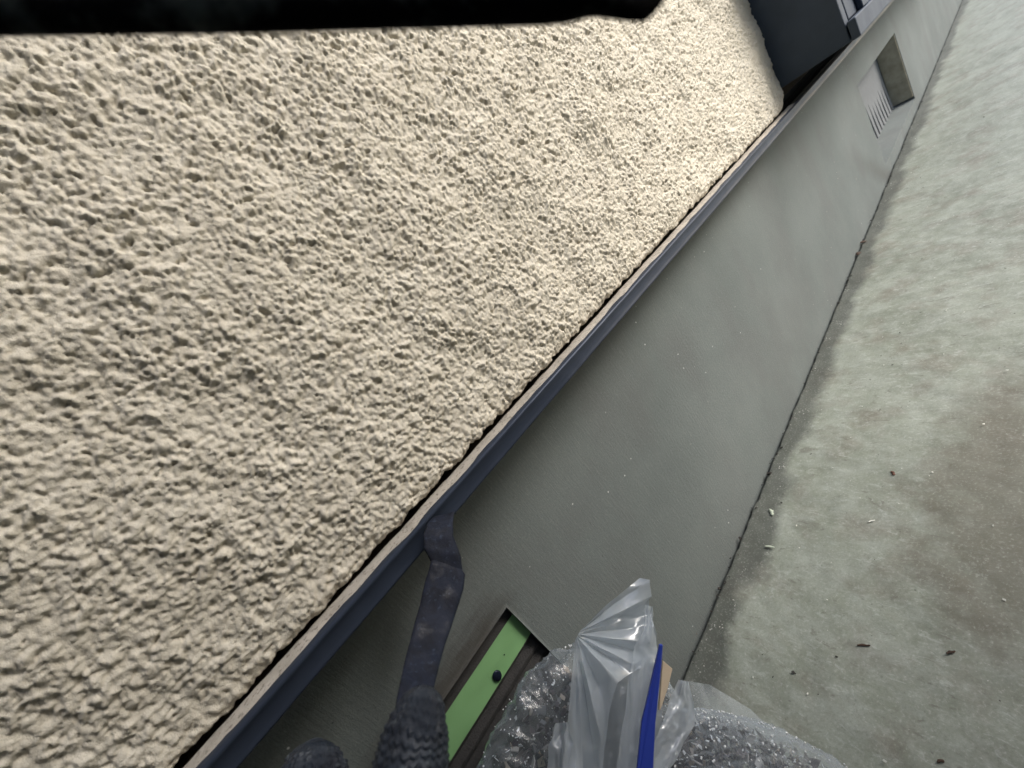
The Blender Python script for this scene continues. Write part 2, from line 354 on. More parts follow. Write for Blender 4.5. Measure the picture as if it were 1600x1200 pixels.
# ================================================================== FOUNDATION
VENTS = [(-0.66, 0.030, 0.075, 0.298, 0.013), (1.85, 2.60, 0.036, 0.314, 0.070)]      # x0 x1 z0 z1 depth
def foundation():
    root = empty('foundation_wall', (0, 0, 0))
    tag(root, 'grey cement-rendered foundation wall with two sunken vent openings, below the navy strip', 'foundation')
    xs = sorted({-2.0, 9.0, *[v[0] for v in VENTS], *[v[1] for v in VENTS]}); zs = sorted({-0.12, 0.44, *[v[2] for v in VENTS], *[v[3] for v in VENTS]})
    bm = bmesh.new(); vd = {}
    def V(x, y, z):
        k = (round(x, 5), round(y, 5), round(z, 5))
        if k not in vd: vd[k] = bm.verts.new(k)
        return vd[k]
    def q(*p):
        try: bm.faces.new([V(*a) for a in p])
        except ValueError: pass
    for a, b in zip(xs, xs[1:]):
        for c, d in zip(zs, zs[1:]):
            if any(v[0] <= a and b <= v[1] and v[2] <= c and d <= v[3] for v in VENTS): continue
            q((a, 0, c), (b, 0, c), (b, 0, d), (a, 0, d))
    rim = []
    for x0, x1, z0, z1, dp in VENTS:
        # follow the grid breaks round the rim so that nothing is left as a T junction
        bx = [x for x in xs if x0 <= x <= x1]; bz = [z for z in zs if z0 <= z <= z1]
        for a, b in zip(bx, bx[1:]):
            q((a, 0, z0), (a, dp, z0 + .012), (b, dp, z0 + .012), (b, 0, z0)); q((a, 0, z1), (b, 0, z1), (b, dp, z1), (a, dp, z1))
        for c, d in zip(bz, bz[1:]):
            cc = c + .012 if c == z0 else c
            q((x0, 0, c), (x0, 0, d), (x0, dp, d), (x0, dp, cc)); q((x1, 0, c), (x1, dp, cc), (x1, dp, d), (x1, 0, d))
        q((x0, dp, z0), (x0, dp, z1), (x1, dp, z1), (x1, dp, z0)) if False else None
    # top ledge and back
    for a, b in zip(xs, xs[1:]): q((a, 0, 0.44), (b, 0, 0.44), (b, 0.15, 0.44), (a, 0.15, 0.44))
    bm.normal_update()
    es = [e for e in bm.edges if e.calc_length() > 0 and len(e.link_faces) == 2 and e.calc_face_angle(0) > 0.5 and all(abs(v.co.y) < 1e-5 for v in e.verts) and e.verts[0].co.z < 0.4 and e.verts[0].co.x < 0.5]
    bmesh.ops.bevel(bm, geom=es, offset=0.0025, segments=2, profile=0.5, affect='EDGES')
    me = bm_mesh(bm, 'render_face')
    link('render_face', me, MAT['found'], root)
    # far vent: cement back board with comb marks
    x0, x1, z0, z1, dp = VENTS[1]
    b = box('vent_board', (x0 - .01, dp - .002, z0 - .01), (x1 + .01, dp + .02, z1 + .01), MAT['vent'], root, 0)
    proto = None
    for i in range(9):
        x = x0 + 0.30 + i * 0.050; top = z0 + 0.15 + 0.05 * random.random(); wd = 0.030 + 0.006 * random.random()
        bm = bmesh.new(); A = []
        for xx in (x, x + wd): A.append([bm.verts.new((xx, dp - .0005, z0 + .006)), bm.verts.new((xx, dp - .0075, z0 + .010)), bm.verts.new((xx, dp - .0005, top))])
        bm.faces.new(A[0]); bm.faces.new(A[1][::-1])
        for k in range(3): bm.faces.new([A[0][k], A[0][(k + 1) % 3], A[1][(k + 1) % 3], A[1][k]])
        link('comb_ridge', bm_mesh(bm, 'comb_ridge'), MAT['vent'], b)
    lin = NT('bare_weathered_concrete'); f = lin.noise(22, 5, 0.65)
    lm = lin.fin(lin.mix(lin.ramp(f, [(0.35, 0.0), (0.65, 1.0)]), (0.27, 0.25, 0.19), (0.42, 0.39, 0.31)), 0.9, lin.bump(lin.noise(120, 5), 0.6, 0.002), 0.2)
    box('jamb_lining', (x1 - .006, 0.0025, z0 + .0125), (x1 + .004, dp - .004, z1 - .001), lm, root, 0.0005, 1)
    # near vent: dark louvred board
    x0, x1, z0, z1, dp = VENTS[0]
    b = box('vent_louvre', (x0 - .01, dp - .004, z0 - .01), (x1 + .01, dp + .02, z1 + .01), MAT['darkvent'], root, 0)
    sl = None
    for i in range(14):
        z = z1 - 0.010 - i * 0.0155
        if z < z0 + 0.012: break
        bm = bmesh.new()
        pts = [(dp - .004, z), (dp - .0072, z - .0085), (dp - .0072, z - .0115), (dp - .004, z - .0045)]
        A = [bm.verts.new((x0 + .002, *p)) for p in pts]; B = [bm.verts.new((x1 - .003, *p)) for p in pts]
        for k in range(4): bm.faces.new([A[k], A[(k + 1) % 4], B[(k + 1) % 4], B[k]])
        bm.faces.new(A[::-1]); bm.faces.new(B)
        link('slat', bm_mesh(bm, 'slat'), MAT['darkvent'], b)
    return root
foundation()

# ================================================================== STUCCO WALL
def stucco():
    root = empty('stucco_wall', (0, 0, 0.46))
    tag(root, 'beige wall of coarse sprayed stucco with a ragged lower edge', 'wall')
    zb = 0.4560
    xs = spaced((-1.8, -0.5, 0.012), (-0.5, -0.30, 0.004), (-0.30, 0.62, 0.00102), (0.62, 1.165, 0.0015))
    zs = spaced((0.0, 0.44, 0.00108), (0.44, 0.95, 0.0027), (0.95, 1.9, 0.008))
    X, Z = np.meshgrid(xs, zs, indexing='ij'); Zw = Z + zb
    wx = X + 0.0022 * perlin(X * 160, Z * 160, 40); wz = Z + 0.0022 * perlin(X * 160 + 9, Z * 160, 41)
    f1 = 1 - 0.75 * np.clip((Z - 0.44) / 0.05, 0, 1); f2 = 1 - 0.8 * np.clip((Z - 0.93) / 0.1, 0, 1)     # finest grain only where the mesh resolves it
    h = 0.0020 * f2 * blobs(wx / 0.0070, wz / 0.0060, 50, 0.40, 1.0)
    h = h + 0.0018 * (0.5 + 0.5 * f1) * f2 * blobs(wx / 0.0038, wz / 0.0033, 55, 0.35, 1.0)
    h = h + 0.0014 * f1 * f2 * blobs(X / 0.0022, Z / 0.0021, 60, 0.30, 0.95)
    h = h * (0.85 + 0.45 * fbm(X * 30, Z * 30, 70, 2))
    pit = np.clip(perlin(wx * 150, wz * 180, 82) * 2.2 - 1.05, 0, 1) + np.clip(perlin(wx * 330, wz * 380, 84) * 2.0 - 0.85, 0, 1)
    h = h - 0.0028 * f1 * f2 * np.minimum(pit, 1.0)
    h = h + 0.0011 * f1 * f2 * fbm(X * 170, Z * 170, 75, 2) + 0.0030 * fbm(X * 11, Z * 11, 77, 3)
    # far edge: curve seen in the photo, smoother and rounded back
    ez = np.array([0.45, 0.457, 0.4827, 0.5066, 0.551, 0.6086, 0.66, 3.0]); ex = np.array([1.085, 1.095, 1.128, 1.142, 1.156, 1.166, 1.170, 1.172])
    xe = np.interp(Zw, ez, ex)
    Xs = np.where(X > 0.9, 0.9 + (X - 0.9) * (xe - 0.9) / (1.165 - 0.9), X)
    e = np.clip((xe - Xs) / 0.006, 0, 1); h = h * (0.25 + 0.75 * e)
    Y = -0.0335 - h + 0.002 * (1 - e) ** 3
    # ragged lower edge
    lip = np.clip(1 - Z / 0.010, 0, 1)
    rag = 0.0030 * fbm(X * 55, X * 0 + 1.7, 90, 4) + 0.0010 * perlin(X * 260, X * 0 + 4, 96)
    Zw = Zw + lip * rag
    Y = Y + 0.003 * lip ** 3
    # turned-under lip
    und = []
    for dy, dz in ((0.004, 0.0012), (0.010, 0.003), (0.06, 0.004)):
        und.append(np.stack([Xs[:, 0], Y[:, 0] + dy, Zw[:, 0] + dz + 0 * rag[:, 0]], -1))
    co = np.concatenate([np.stack(und[::-1], 1), np.stack([Xs, Y, Zw], -1)], 1)
    nu, nv = co.shape[:2]
    # end return
    e1 = co[-1].copy(); e1[:, 1] += 0.0008; e1[:, 0] += 0.0004; e2 = e1.copy(); e2[:, 1] += 0.0015; end = co[-1].copy(); end[:, 1] += 0.08
    co = np.concatenate([co, e1[None], e2[None], end[None]], 0)
    me = np_mesh('stucco_coat', co.reshape(-1, 3), grid_faces(nu + 3, nv))
    link('stucco_coat', me, MAT['stucco'], root)
    box('backing_board', (-1.8, 0.07, 0.4425), (9.0, 0.09, 2.3), MAT['void'], root, 0)  # black sheet stands in for the unlit cavity behind the frame
    return root
stucco()

# ================================================================== DRIP EDGE
def strip_profile(name, prof, mat, parent, wob=0.0006, x0=-1.8, x1=9.0, seed=5, inner=None):
    xs = spaced((-1.8, -0.35, 0.05), (-0.35, 1.135, 0.004), (1.135, 3.2, 0.03), (3.2, 9.0, 0.4)); xs = xs[(xs > x0 - 1e-6) & (xs < x1 + 1e-6)]
    prof = np.array(prof); n = len(prof)
    X = np.repeat(xs[:, None], n, 1); P = np.arange(n)[None, :]
    w = perlin(X * 14, P * 0.11 + X * 0, seed) + 0.5 * perlin(X * 60, P * 0.2 + X * 0, seed + 1)
    Y = prof[:, 0][None, :] - wob * w; Z = prof[:, 1][None, :] + 0.6 * wob * perlin(X * 20, P * 0.15 + X * 0, seed + 3)
    if inner is not None: Y, Z = inner(X, Y, Z, P)
    me = np_mesh(name, np.stack([X, Y, Z], -1).reshape(-1, 3), grid_faces(len(xs), n))
    return link(name, me, mat, parent)
def drip_edge():
    root = empty('drip_edge', (0, -0.03, 0.435))
    tag(root, 'glossy navy painted metal drip edge with a dusty beige top, running between stucco and foundation', 'drip edge')
    top = [(-0.050, 0.4488), (-0.044, 0.4500), (-0.0330, 0.4521), (-0.0318, 0.4517), (-0.0300, 0.4450), (0.03, 0.444)]
    def ragged(X, Y, Z, P):
        k = 0.0018 * fbm(X * 45, X * 0 + 5.2, 44, 4)
        return np.where((P >= 2) & (P < 5), Y + k, Y), Z
    strip_profile('beige_top_flange', top, MAT['beige'], root, 0.0005, seed=11, x1=1.135, inner=ragged)
    strip_profile('shaded_top_flange', top, MAT['void'], root, 0.0002, seed=11, x0=1.135)  # same flange, coloured black in place of shade under the door frame
    # navy skin: starts on top flange with a wavering brush line, rounds the nose, runs down the face, returns under
    prof = [(-0.0465, 0.4502), (-0.0490, 0.4500), (-0.0505, 0.4496), (-0.0517, 0.4488), (-0.0524, 0.4477), (-0.0520, 0.4462), (-0.0512, 0.4445), (-0.0508, 0.4410), (-0.0508, 0.4375),
            (-0.0512, 0.4352), (-0.0518, 0.4338), (-0.0514, 0.4325), (-0.0500, 0.4318), (-0.0470, 0.4318), (-0.046, 0.4330), (0.002, 0.4345)]
    def inner(X, Y, Z, P):
        cut = 0.0016 * fbm(X * 30, X * 0 + 2.2, 31, 4) + 0.0011 * np.sign(perlin(X * 22, X * 0 + 7, 33)) * np.abs(perlin(X * 22, X * 0 + 7, 33)) ** 0.4
        Y = np.where(P == 0, Y + cut, Y); Z = np.where(P == 0, Z + 0.15 * cut + 0.0001, Z)
        return Y, Z
    strip_profile('navy_painted_face', prof, MAT['navy'], root, 0.0004, seed=17, inner=inner)
    return root
drip_edge()

# ================================================================== NAVY DOOR FRAME
def door_frame():
    root = empty('door_frame', (1.13, -0.08, 0.49))
    tag(root, 'dark navy boxed door frame with a low sill ledge, at the end of the stucco', 'door frame')
    box('side_panel', (1.135, -0.150, 0.4905), (1.165, 0.065, 2.3), MAT['navy2'], root, 0.002)
    box('front_panel', (1.1655, -0.1515, 0.524), (3.6, -0.120, 2.3), MAT['navy2'], root, 0.002)
    box('inner_stile', (1.240, -0.162, 0.5245), (1.30, -0.1518, 2.3), MAT['navy2'], root, 0.002)
    box('sill', (1.1318, -0.1655, 0.4895), (3.6, -0.1525, 0.5235), MAT['navy2'], root, 0.002)
    box('floor_plate', (1.166, -0.152, 0.492), (3.6, 0.065, 0.515), MAT['navy2'], root, 0)
    return root
door_frame()

# ================================================================== ADDED SHADE WALLS, UNSEEN (beside and behind the camera)
def shade_walls():
    root = empty('shade_block_wall', (0, -1.05, 0))  # unseen wall, added to shade the near and lower surfaces
    tag(root, 'unseen grey concrete block wall added to shade the house side', 'wall')
    bm = bmesh.new(); box_bm(bm, (0, -0.05, 0), (0.388, 0.05, 0.188), 0.004, 1); me = bm_mesh(bm, 'block'); me.materials.append(MAT['block'])
    for r in range(9):
        for k in range(9):
            o = bpy.data.objects.new('block', me); COL.objects.link(o); o.parent = root
            o.location = (-2.6 + 0.39 * k + (0.195 if r % 2 else 0), 0, 0.19 * r)
    box('shade_wall_coping', (-2.5, -1.11, 1.712), (0.92, -0.99, 1.76), MAT['block'], root, 0.004)
    w = bpy.data.objects['stucco_wall']
    box('added_shade_wall', (-0.62, -0.80, 0.46), (-0.52, -0.047, 2.4), MAT['navy2'], w, 0.004)  # unseen dark wall, added to darken the near end
    box('added_wall_footing', (-0.61, -0.79, -0.02), (-0.53, -0.054, 0.459), MAT['found'], w, 0.002)  # base of the added wall, also unseen
shade_walls()

# ================================================================== TAPE
def tape():
    x0, x1 = -0.185, 0.0295
    yv = VENTS[0][4] - 0.0078
    k = (0.36 + yv) / 0.36
    zt = 0.575 - (0.575 - 0.2862) * k; zb = 0.575 - (0.575 - 0.2530) * k
    nx, nz = 70, 8
    X, T = np.meshgrid(np.linspace(x0, x1, nx), np.linspace(0, 1, nz), indexing='ij')
    X = X + (1 - T) * 0.0075 * np.clip((X + 0.05) / 0.08, 0, 1) + 0.0006 * perlin(T * 4, X * 0 + 1.0, 8) * (X > x1 - 0.004)
    Z = zb + (zt - zb) * T + 0.0004 * perlin(X * 25, T * 0 + 2, 4)
    Y = yv - 0.0008 * perlin(X * 25, Z * 60, 6) - 0.0010
    co = np.stack([X, Y, Z], -1).reshape(-1, 3)
    f = grid_faces(nx, nz); n = len(co)
    back = co.copy(); back[:, 1] += 0.0003
    me = np_mesh('masking_tape', np.vstack([co, back]), np.vstack([f, f[:, ::-1] + n]))
    o = link('masking_tape', me, MAT['tape']); tag(o, 'strip of green masking tape with a navy paint drop, across the near vent', 'tape')
    p = hit(777, 1056, 1, yv - 0.0015)
    bm = bmesh.new(); bmesh.ops.create_uvsphere(bm, u_segments=20, v_segments=12, radius=1)
    for v in bm.verts:
        c = v.co.copy(); v.co = Vector((p[0] + c.x * 0.0047 * (1 + 0.1 * c.z), p[1] + c.y * 0.0022, p[2] + c.z * 0.0060))
    d = link('paint_drop', bm_mesh(bm, 'paint_drop', True), MAT['drop'], o); d['label'] = 'dark navy drop of wet paint'
    p = hit(788, 1023, 1, yv - 0.0013)
    bm = bmesh.new(); bmesh.ops.create_icosphere(bm, subdivisions=2, radius=0.0008)
    for v in bm.verts: v.co = Vector(p) + Vector((v.co.x, v.co.y * 0.4, v.co.z))
    link('paint_drop', bm_mesh(bm, 'paint_drop', True), MAT['drop'], o)
tape()

# ================================================================== BRUSH
def ribbon_solid(name, secs, mat, parent, nseg=8, exp=4.0, noise=0.0, sub=6, seed=3):
    """secs: list of (centre, half-width vector, half-thickness vector); superellipse sections, interpolated."""
    C = np.array([np.concatenate(s) for s in secs]); t = np.linspace(0, len(secs) - 1, (len(secs) - 1) * sub + 1)
    P = np.stack([np.interp(t, np.arange(len(secs)), C[:, i]) for i in range(9)], 1)
    na = 4 * nseg; a = np.arange(na) / na * 2 * np.pi
    ca = np.sign(np.cos(a)) * np.abs(np.cos(a)) ** (2 / exp); sa = np.sign(np.sin(a)) * np.abs(np.sin(a)) ** (2 / exp)
    rows = P[:, None, 0:3] + ca[None, :, None] * P[:, None, 3:6] + sa[None, :, None] * P[:, None, 6:9]
    if noise:
        q = perlin(rows[..., 0] * 70 + rows[..., 1] * 35, rows[..., 2] * 70, seed) + 0.5 * perlin(rows[..., 0] * 260, rows[..., 2] * 260 + rows[..., 1] * 200, seed + 1)
        nn = ca[None, :, None] * P[:, None, 3:6] + sa[None, :, None] * P[:, None, 6:9]; nn = nn / np.linalg.norm(nn, axis=-1, keepdims=True)
        rows = rows + nn * q[..., None] * noise
    n = len(rows); co = rows.reshape(-1, 3)
    f = grid_faces(n, na); a2 = np.arange(n * na).reshape(n, na)
    wrap = np.stack([a2[:-1, -1], a2[1:, -1], a2[1:, 0], a2[:-1, 0]], -1)
    bm = bmesh.new(); vs = [bm.verts.new(c) for c in co]
    for q in np.vstack([f, wrap]): bm.faces.new([vs[i] for i in q])
    bm.faces.new([vs[i] for i in a2[0]][::-1]); bm.faces.new([vs[i] for i in a2[-1]])
    return link(name, bm_mesh(bm, name, True), mat, parent)
def brush():
    root = empty('paint_brush', tuple(at(690, 880, 0.31)))
    tag(root, 'bent flat paint brush caked in navy paint, its tip on the drip edge', 'paint brush')
    def sec(uc, vc, d, pu, pv, th, skew=0.0):
        """centre pixel and depth, half width as pixel offset (pu,pv), half thickness"""
        c = at(uc, vc, d); e = at(uc + pu, vc + pv, d + skew); w = e - c
        ax = R[2] * 0; view = (c - CAM) / np.linalg.norm(c - CAM); wn = w / np.linalg.norm(w)
        tv = view - wn * (view @ wn); tv /= np.linalg.norm(tv)
        return (c, w, tv * th)
    # bristles: from the strip down to the bend
    ribbon_solid('bristle_head', [sec(694, 803, 0.3150, 17, -4, 0.0018), sec(688, 817, 0.306, 20, -2, 0.0030), sec(685, 838, 0.297, 23, 0, 0.0042), sec(691, 862, 0.291, 28, 5, 0.0052), sec(699, 888, 0.2865, 26, 10, 0.0050), sec(698, 910, 0.282, 18, 7, 0.0030)],
                 MAT['brush'], root, 8, 5.0, 0.0004, 6, 3)
    ribbon_solid('handle', [sec(695, 868, 0.2905, 18, 4, 0.0030), sec(700, 888, 0.2862, 27, 10, 0.0056), sec(695, 912, 0.280, 29, 10, 0.0062), sec(683, 955, 0.268, 27, 10, 0.0062), sec(669, 1000, 0.250, 26, 9, 0.0060), sec(656, 1050, 0.228, 26, 8, 0.0058),
                 sec(646, 1100, 0.205, 26, 6, 0.0055), sec(632, 1190, 0.175, 24, 6, 0.0055), sec(600, 1330, 0.150, 26, 8, 0.0055), sec(560, 1500, 0.140, 20, 6, 0.0045)],
                 MAT['brush'], root, 8, 6.0, 0.0003, 5, 13)
    return root
brush()

# ================================================================== GLOVED HAND
def hand():
    root = empty('person', tuple(at(600, 1350, 0.17)))
    tag(root, 'hand in a dark paint-stained knitted work glove gripping the brush', 'person')
    bm = bmesh.new()
    def tube(pts, knit=0.0019, na=40, step=0.0016, squash=1.0, phase=0.0):
        """pts: (u,v,depth,radius_m). swept tube with rounded end at the first point and knitted relief."""
        P = np.array([at(*p[:3]) for p in pts]); r = np.array([p[3] for p in pts])
        L = np.concatenate([[0], np.cumsum(np.linalg.norm(np.diff(P, axis=0), axis=1))]); n = int(L[-1] / step) + 2
        s = np.linspace(0, L[-1], n)
        # smooth interpolation
        from_ = lambda y: np.interp(s, L, y)
        Q = np.stack([from_(P[:, i]) for i in range(3)], 1); rr = from_(r)
        for _ in range(12):
            Q[1:-1] = 0.25 * Q[:-2] + 0.5 * Q[1:-1] + 0.25 * Q[2:]; rr[1:-1] = 0.25 * rr[:-2] + 0.5 * rr[1:-1] + 0.25 * rr[2:]
        cap = np.clip(s / r[0], 0, 1); rr = rr * np.sqrt(np.clip(1 - (1 - cap) ** 2, 0.0008, 1))
        T = np.gradient(Q, axis=0); T /= np.linalg.norm(T, axis=1, keepdims=True)
        view = Q - CAM; view /= np.linalg.norm(view, axis=1, keepdims=True)
        U = np.cross(T, view); U /= np.linalg.norm(U, axis=1, keepdims=True); Vv = np.cross(U, T)
        a = np.arange(na) / na * 2 * np.pi
        A, SS = np.meshgrid(a, s)
        nw = max(8, int(2 * np.pi * r.mean() / 0.0034))
        col = A * nw / (2 * np.pi) + phase
        rowc = SS / 0.0030
        col = col + 0.25 * perlin(A * 2.2 + 5, SS * 130, 15); rowc = rowc + 0.4 * perlin(A * 2.0, SS * 110, 16)
        saw = np.abs((col % 1) - 0.5) * 2
        k = (np.abs(np.sin(np.pi * col)) ** 0.7) * (0.55 + 0.45 * np.sin(2 * np.pi * (rowc + 0.5 * saw)))
        wr = 0.0009 * perlin(A * 3, SS * 90, 5) + 0.0005 * perlin(A * 8, SS * 250, 6)
        rad = rr[:, None] + (knit * k + wr) * np.clip(rr / r.max(), 0.2, 1)[:, None]
        X = Q[:, None] + (np.cos(A) * rad)[..., None] * U[:, None] + (np.sin(A) * rad * squash)[..., None] * Vv[:, None]
        vs = [[bm.verts.new(c) for c in row] for row in X]
        for i in range(n - 1):
            for j in range(na): bm.faces.new([vs[i][j], vs[i][(j + 1) % na], vs[i + 1][(j + 1) % na], vs[i + 1][j]])
        bm.faces.new(vs[0][::-1]); bm.faces.new(vs[-1])
    # thumb lying on the handle (in view), index curled behind it, the rest below the frame
    tube([(668, 1072, 0.182, 0.0058), (662, 1095, 0.177, 0.0095), (652, 1135, 0.171, 0.0130), (643, 1190, 0.165, 0.0150), (630, 1290, 0.160, 0.0155), (600, 1420, 0.165, 0.0180)], na=230, step=0.0006)
    tube([(494, 1152, 0.208, 0.0060), (490, 1175, 0.204, 0.0120), (486, 1215, 0.197, 0.0160), (500, 1300, 0.190, 0.0160), (540, 1420, 0.182, 0.0165)], na=230, step=0.0006, phase=0.4)
    tube([(520, 1265, 0.212, 0.0080), (490, 1285, 0.206, 0.0120), (470, 1345, 0.195, 0.0125), (500, 1440, 0.180, 0.013), (540, 1520, 0.175, 0.016)])
    tube([(540, 1325, 0.210, 0.0080), (505, 1350, 0.204, 0.0115), (480, 1420, 0.190, 0.0120), (510, 1520, 0.176, 0.013), (550, 1590, 0.172, 0.016)])
    tube([(560, 1400, 0.206, 0.0070), (530, 1430, 0.200, 0.0105), (505, 1500, 0.188, 0.0110), (530, 1590, 0.174, 0.012), (560, 1650, 0.170, 0.015)])
    tube([(560, 1390, 0.172, 0.0260), (550, 1500, 0.170, 0.0330), (540, 1640, 0.168, 0.0350), (520, 1800, 0.166, 0.0290), (490, 1960, 0.168, 0.0300)], na=60, step=0.002, squash=0.62)
    me = bm_mesh(bm, 'glove', True)
    tmp = bpy.data.objects.new('tmp', me); COL.objects.link(tmp)
    md = tmp.modifiers.new('r', 'REMESH'); md.mode = 'VOXEL'; md.voxel_size = 0.00055; md.use_smooth_shade = True
    dg = bpy.context.evaluated_depsgraph_get(); me2 = bpy.data.meshes.new_from_object(tmp.evaluated_get(dg)); me2.name = 'glove'
    bpy.data.objects.remove(tmp)
    me2.materials.clear()
    g = link('glove', me2, MAT['glove'], root)
    # sleeve: a tapered forearm leading away towards the painter
    bm2 = bmesh.new(); ring = []
    P = [at(500, 1900, 0.168), at(470, 2060, 0.172), at(420, 2500, 0.19), at(360, 3100, 0.21)]; rad = [0.036, 0.039, 0.045, 0.050]
    n = 36; Q = np.stack([np.interp(np.linspace(0, 3, n), range(4), [p[i] for p in P]) for i in range(3)], 1); rr = np.interp(np.linspace(0, 3, n), range(4), rad)
    T = np.gradient(Q, axis=0); T /= np.linalg.norm(T, axis=1, keepdims=True); U = np.cross(T, [0, 1, 0.2]); U /= np.linalg.norm(U, axis=1, keepdims=True); Vv = np.cross(T, U)
    for i in range(n):
        row = []
        for j in range(40):
            a = j / 40 * 2 * np.pi; k = rr[i] + 0.003 * float(perlin(np.array([np.cos(a) * 2 + i * 0.25]), np.array([np.sin(a) * 2 + i * 0.1]), 3)[0])
            row.append(bm2.verts.new(Q[i] + k * (np.cos(a) * U[i] + np.sin(a) * Vv[i])))
        ring.append(row)
    for i in range(n - 1):
        for j in range(40): bm2.faces.new([ring[i][j], ring[i][(j + 1) % 40], ring[i + 1][(j + 1) % 40], ring[i + 1][j]])
    bm2.faces.new(ring[0]); bm2.faces.new(ring[-1])
    link('sleeve', bm_mesh(bm2, 'sleeve', True), MAT['sleeve'], root)
hand()

# ================================================================== RUBBISH BAG
BO = np.array([-0.015, -0.100, 0.110])
LOBES = [(np.array([-0.029, -0.0616, 0.1445]), np.array([0.1213, 0.0424, 0.1422])), (np.array([-0.0041, -0.1991, 0.0745]), np.array([0.1179, 0.1681, 0.1257]))]
def bag_radius(d):
    """distance from BO to the bag skin along unit directions d (n,3)"""
    out = None
    for c, r in LOBES:
        o = (BO - c) / r; dd = d / r; a = (dd * dd).sum(-1); b = (dd * o).sum(-1); cc = o @ o - 1
        t = (-b + np.sqrt(np.maximum(b * b - a * cc, 0))) / a
        out = t if out is None else np.log(np.exp(out * 140) + np.exp(t * 140)) / 140
    return out - 0.002
def bag():
    root = empty('plastic_bag', (BO[0], BO[1], 0.0))
    tag(root, 'crumpled clear plastic rubbish bag with its mouth twisted up, against the foundation', 'bag')
    # body: crumpled flattened ball
    nu, nv = 260, 160
    A, B = np.meshgrid(np.linspace(0, 2 * np.pi, nu, endpoint=False), np.linspace(0.03, np.pi - 0.03, nv), indexing='ij')
    dx, dy, dz = np.cos(A) * np.sin(B), np.sin(A) * np.sin(B), np.cos(B)
    q = lambda s, k: perlin(dx * s + dz * s * 0.7 + 3, dy * s - dz * s * 0.6 + 7, k)
    ridge = lambda s, k: 1 - np.abs(q(s, k)) * 2
    r = bag_radius(np.stack([dx, dy, dz], -1)) * (1 + 0.03 * q(2.2, 3) + 0.030 * ridge(4.5, 5) + 0.022 * ridge(9, 8) + 0.010 * ridge(20, 11) - 0.04)
    X = BO[0] + dx * r; Y = BO[1] + dy * r; Z = BO[2] + dz * r
    Y = np.minimum(Y, -0.004 + 0.0015 * q(12, 2)); Z = np.maximum(Z, 0.004 + 0.001 * q(14, 4))
    me = np_mesh('bag_body', np.stack([X, Y, Z], -1).reshape(-1, 3), grid_faces(nu, nv, True))
    link('bag_body', me, MAT['film'], root)
    # neck and flaps: creased sheets, front and back ply
    def sheet(name, grid, mat, cr=0.004, sub=14, seed=1, thick=True):
        G = np.array([[at(*p) for p in row] for row in grid]); m, n = G.shape[:2]
        tu = np.linspace(0, m - 1, (m - 1) * sub + 1); tv = np.linspace(0, n - 1, (n - 1) * sub + 1)
        H = np.stack([np.array([np.interp(tu, range(m), G[:, j, k]) for j in range(n)]).T for k in range(3)], -1)
        H = np.stack([np.array([np.interp(tv, range(n), H[i, :, k]) for i in range(len(tu))]) for k in range(3)], -1)
        U, V = np.meshgrid(tu, tv, indexing='ij')
        c = 1.2 * (1 - 2 * np.abs(perlin(U * 0.45 + V * 0.5, V * 1.9 - U * 0.25, seed))) + 0.7 * (1 - 2 * np.abs(perlin(U * 0.7 + 4, V * 3.3 + U * 0.5, seed + 1))) + 0.18 * (1 - 2 * np.abs(perlin(U * 1.6 - V, V * 5 + U, seed + 2)))
        view = H - CAM; view /= np.linalg.norm(view, axis=-1, keepdims=True)
        side = R[:, 0]; 
        H = H - view * (c * cr)[..., None] + side * (perlin(U * 1.7, V * 1.9, seed + 5) * cr * 0.5)[..., None]
        me = np_mesh(name, H.reshape(-1, 3), grid_faces(*H.shape[:2]))
        o = link(name, me, mat, root)
        return o
    # rows run from the mouth (top) to the body; columns left to right; (u, v, depth)
    def pleats(rows, n, amp, seed):
        """rows of (left u, left v, right u, right v, depth): a fan of sharp pleats between two outlines"""
        r2 = np.random.default_rng(seed); fr = np.linspace(0, 1, n); out = []
        for i, (ul, vl, ur, vr, d) in enumerate(rows):
            f = fr + r2.uniform(-0.45, 0.45, n) / n; f[0], f[-1] = 0, 1
            k = amp * min(1.0, math.hypot(ur - ul, vr - vl) / 80.0); z = r2.uniform(-1, 1, n)
            jl = r2.uniform(-5, 5)
            out.append([(ul + (ur - ul) * q + (jl if q == 0 else 0), vl + (vr - vl) * q + 8 * r2.uniform(-1, 1), d + k * zz - 0.008 * math.sin(math.pi * q)) for q, zz in zip(f, z)])
        return out
    rim = [(1000, 903, .318), (1015, 906, .314), (1018, 932, .309), (1009, 941, .312), (1019, 958, .318), (1021, 978, .307), (1015, 1005, .301), (1020, 1024, .305), (1000, 1044, .292), (985, 1052, .288), (965, 1066, .280), (952, 1110, .276), (944, 1180, .268), (938, 1240, .262), (915, 1250, .270), (900, 1250, .258), (876, 1245, .266)]
    K0, K1 = (906, 986, .303), (899, 1000, .299)
    rows = []
    for i, p in enumerate(rim):
        t = i / (len(rim) - 1); k = tuple(a * (1 - t) + b * t for a, b in zip(K0, K1)); mid = tuple(a * 0.5 + b * 0.5 for a, b in zip(k, p))
        rows.append([k, (mid[0], mid[1] - (4 if i < 2 else 0), mid[2] + (0.0035 if i % 2 else -0.0045)), p])
    sheet('bag_neck', rows, MAT['film2'], 0.0010, 10, 31)
    sheet('bag_neck_back', [[(1000, 906, .326), (1012, 905, .327)], [(958, 945, .328), (1014, 948, .330)], [(912, 990, .324), (1026, 990, .326)], [(900, 1060, .318), (1030, 1060, .320)], [(890, 1220, .300), (1040, 1220, .305)]], MAT['film2'], 0.003, 14, 41)
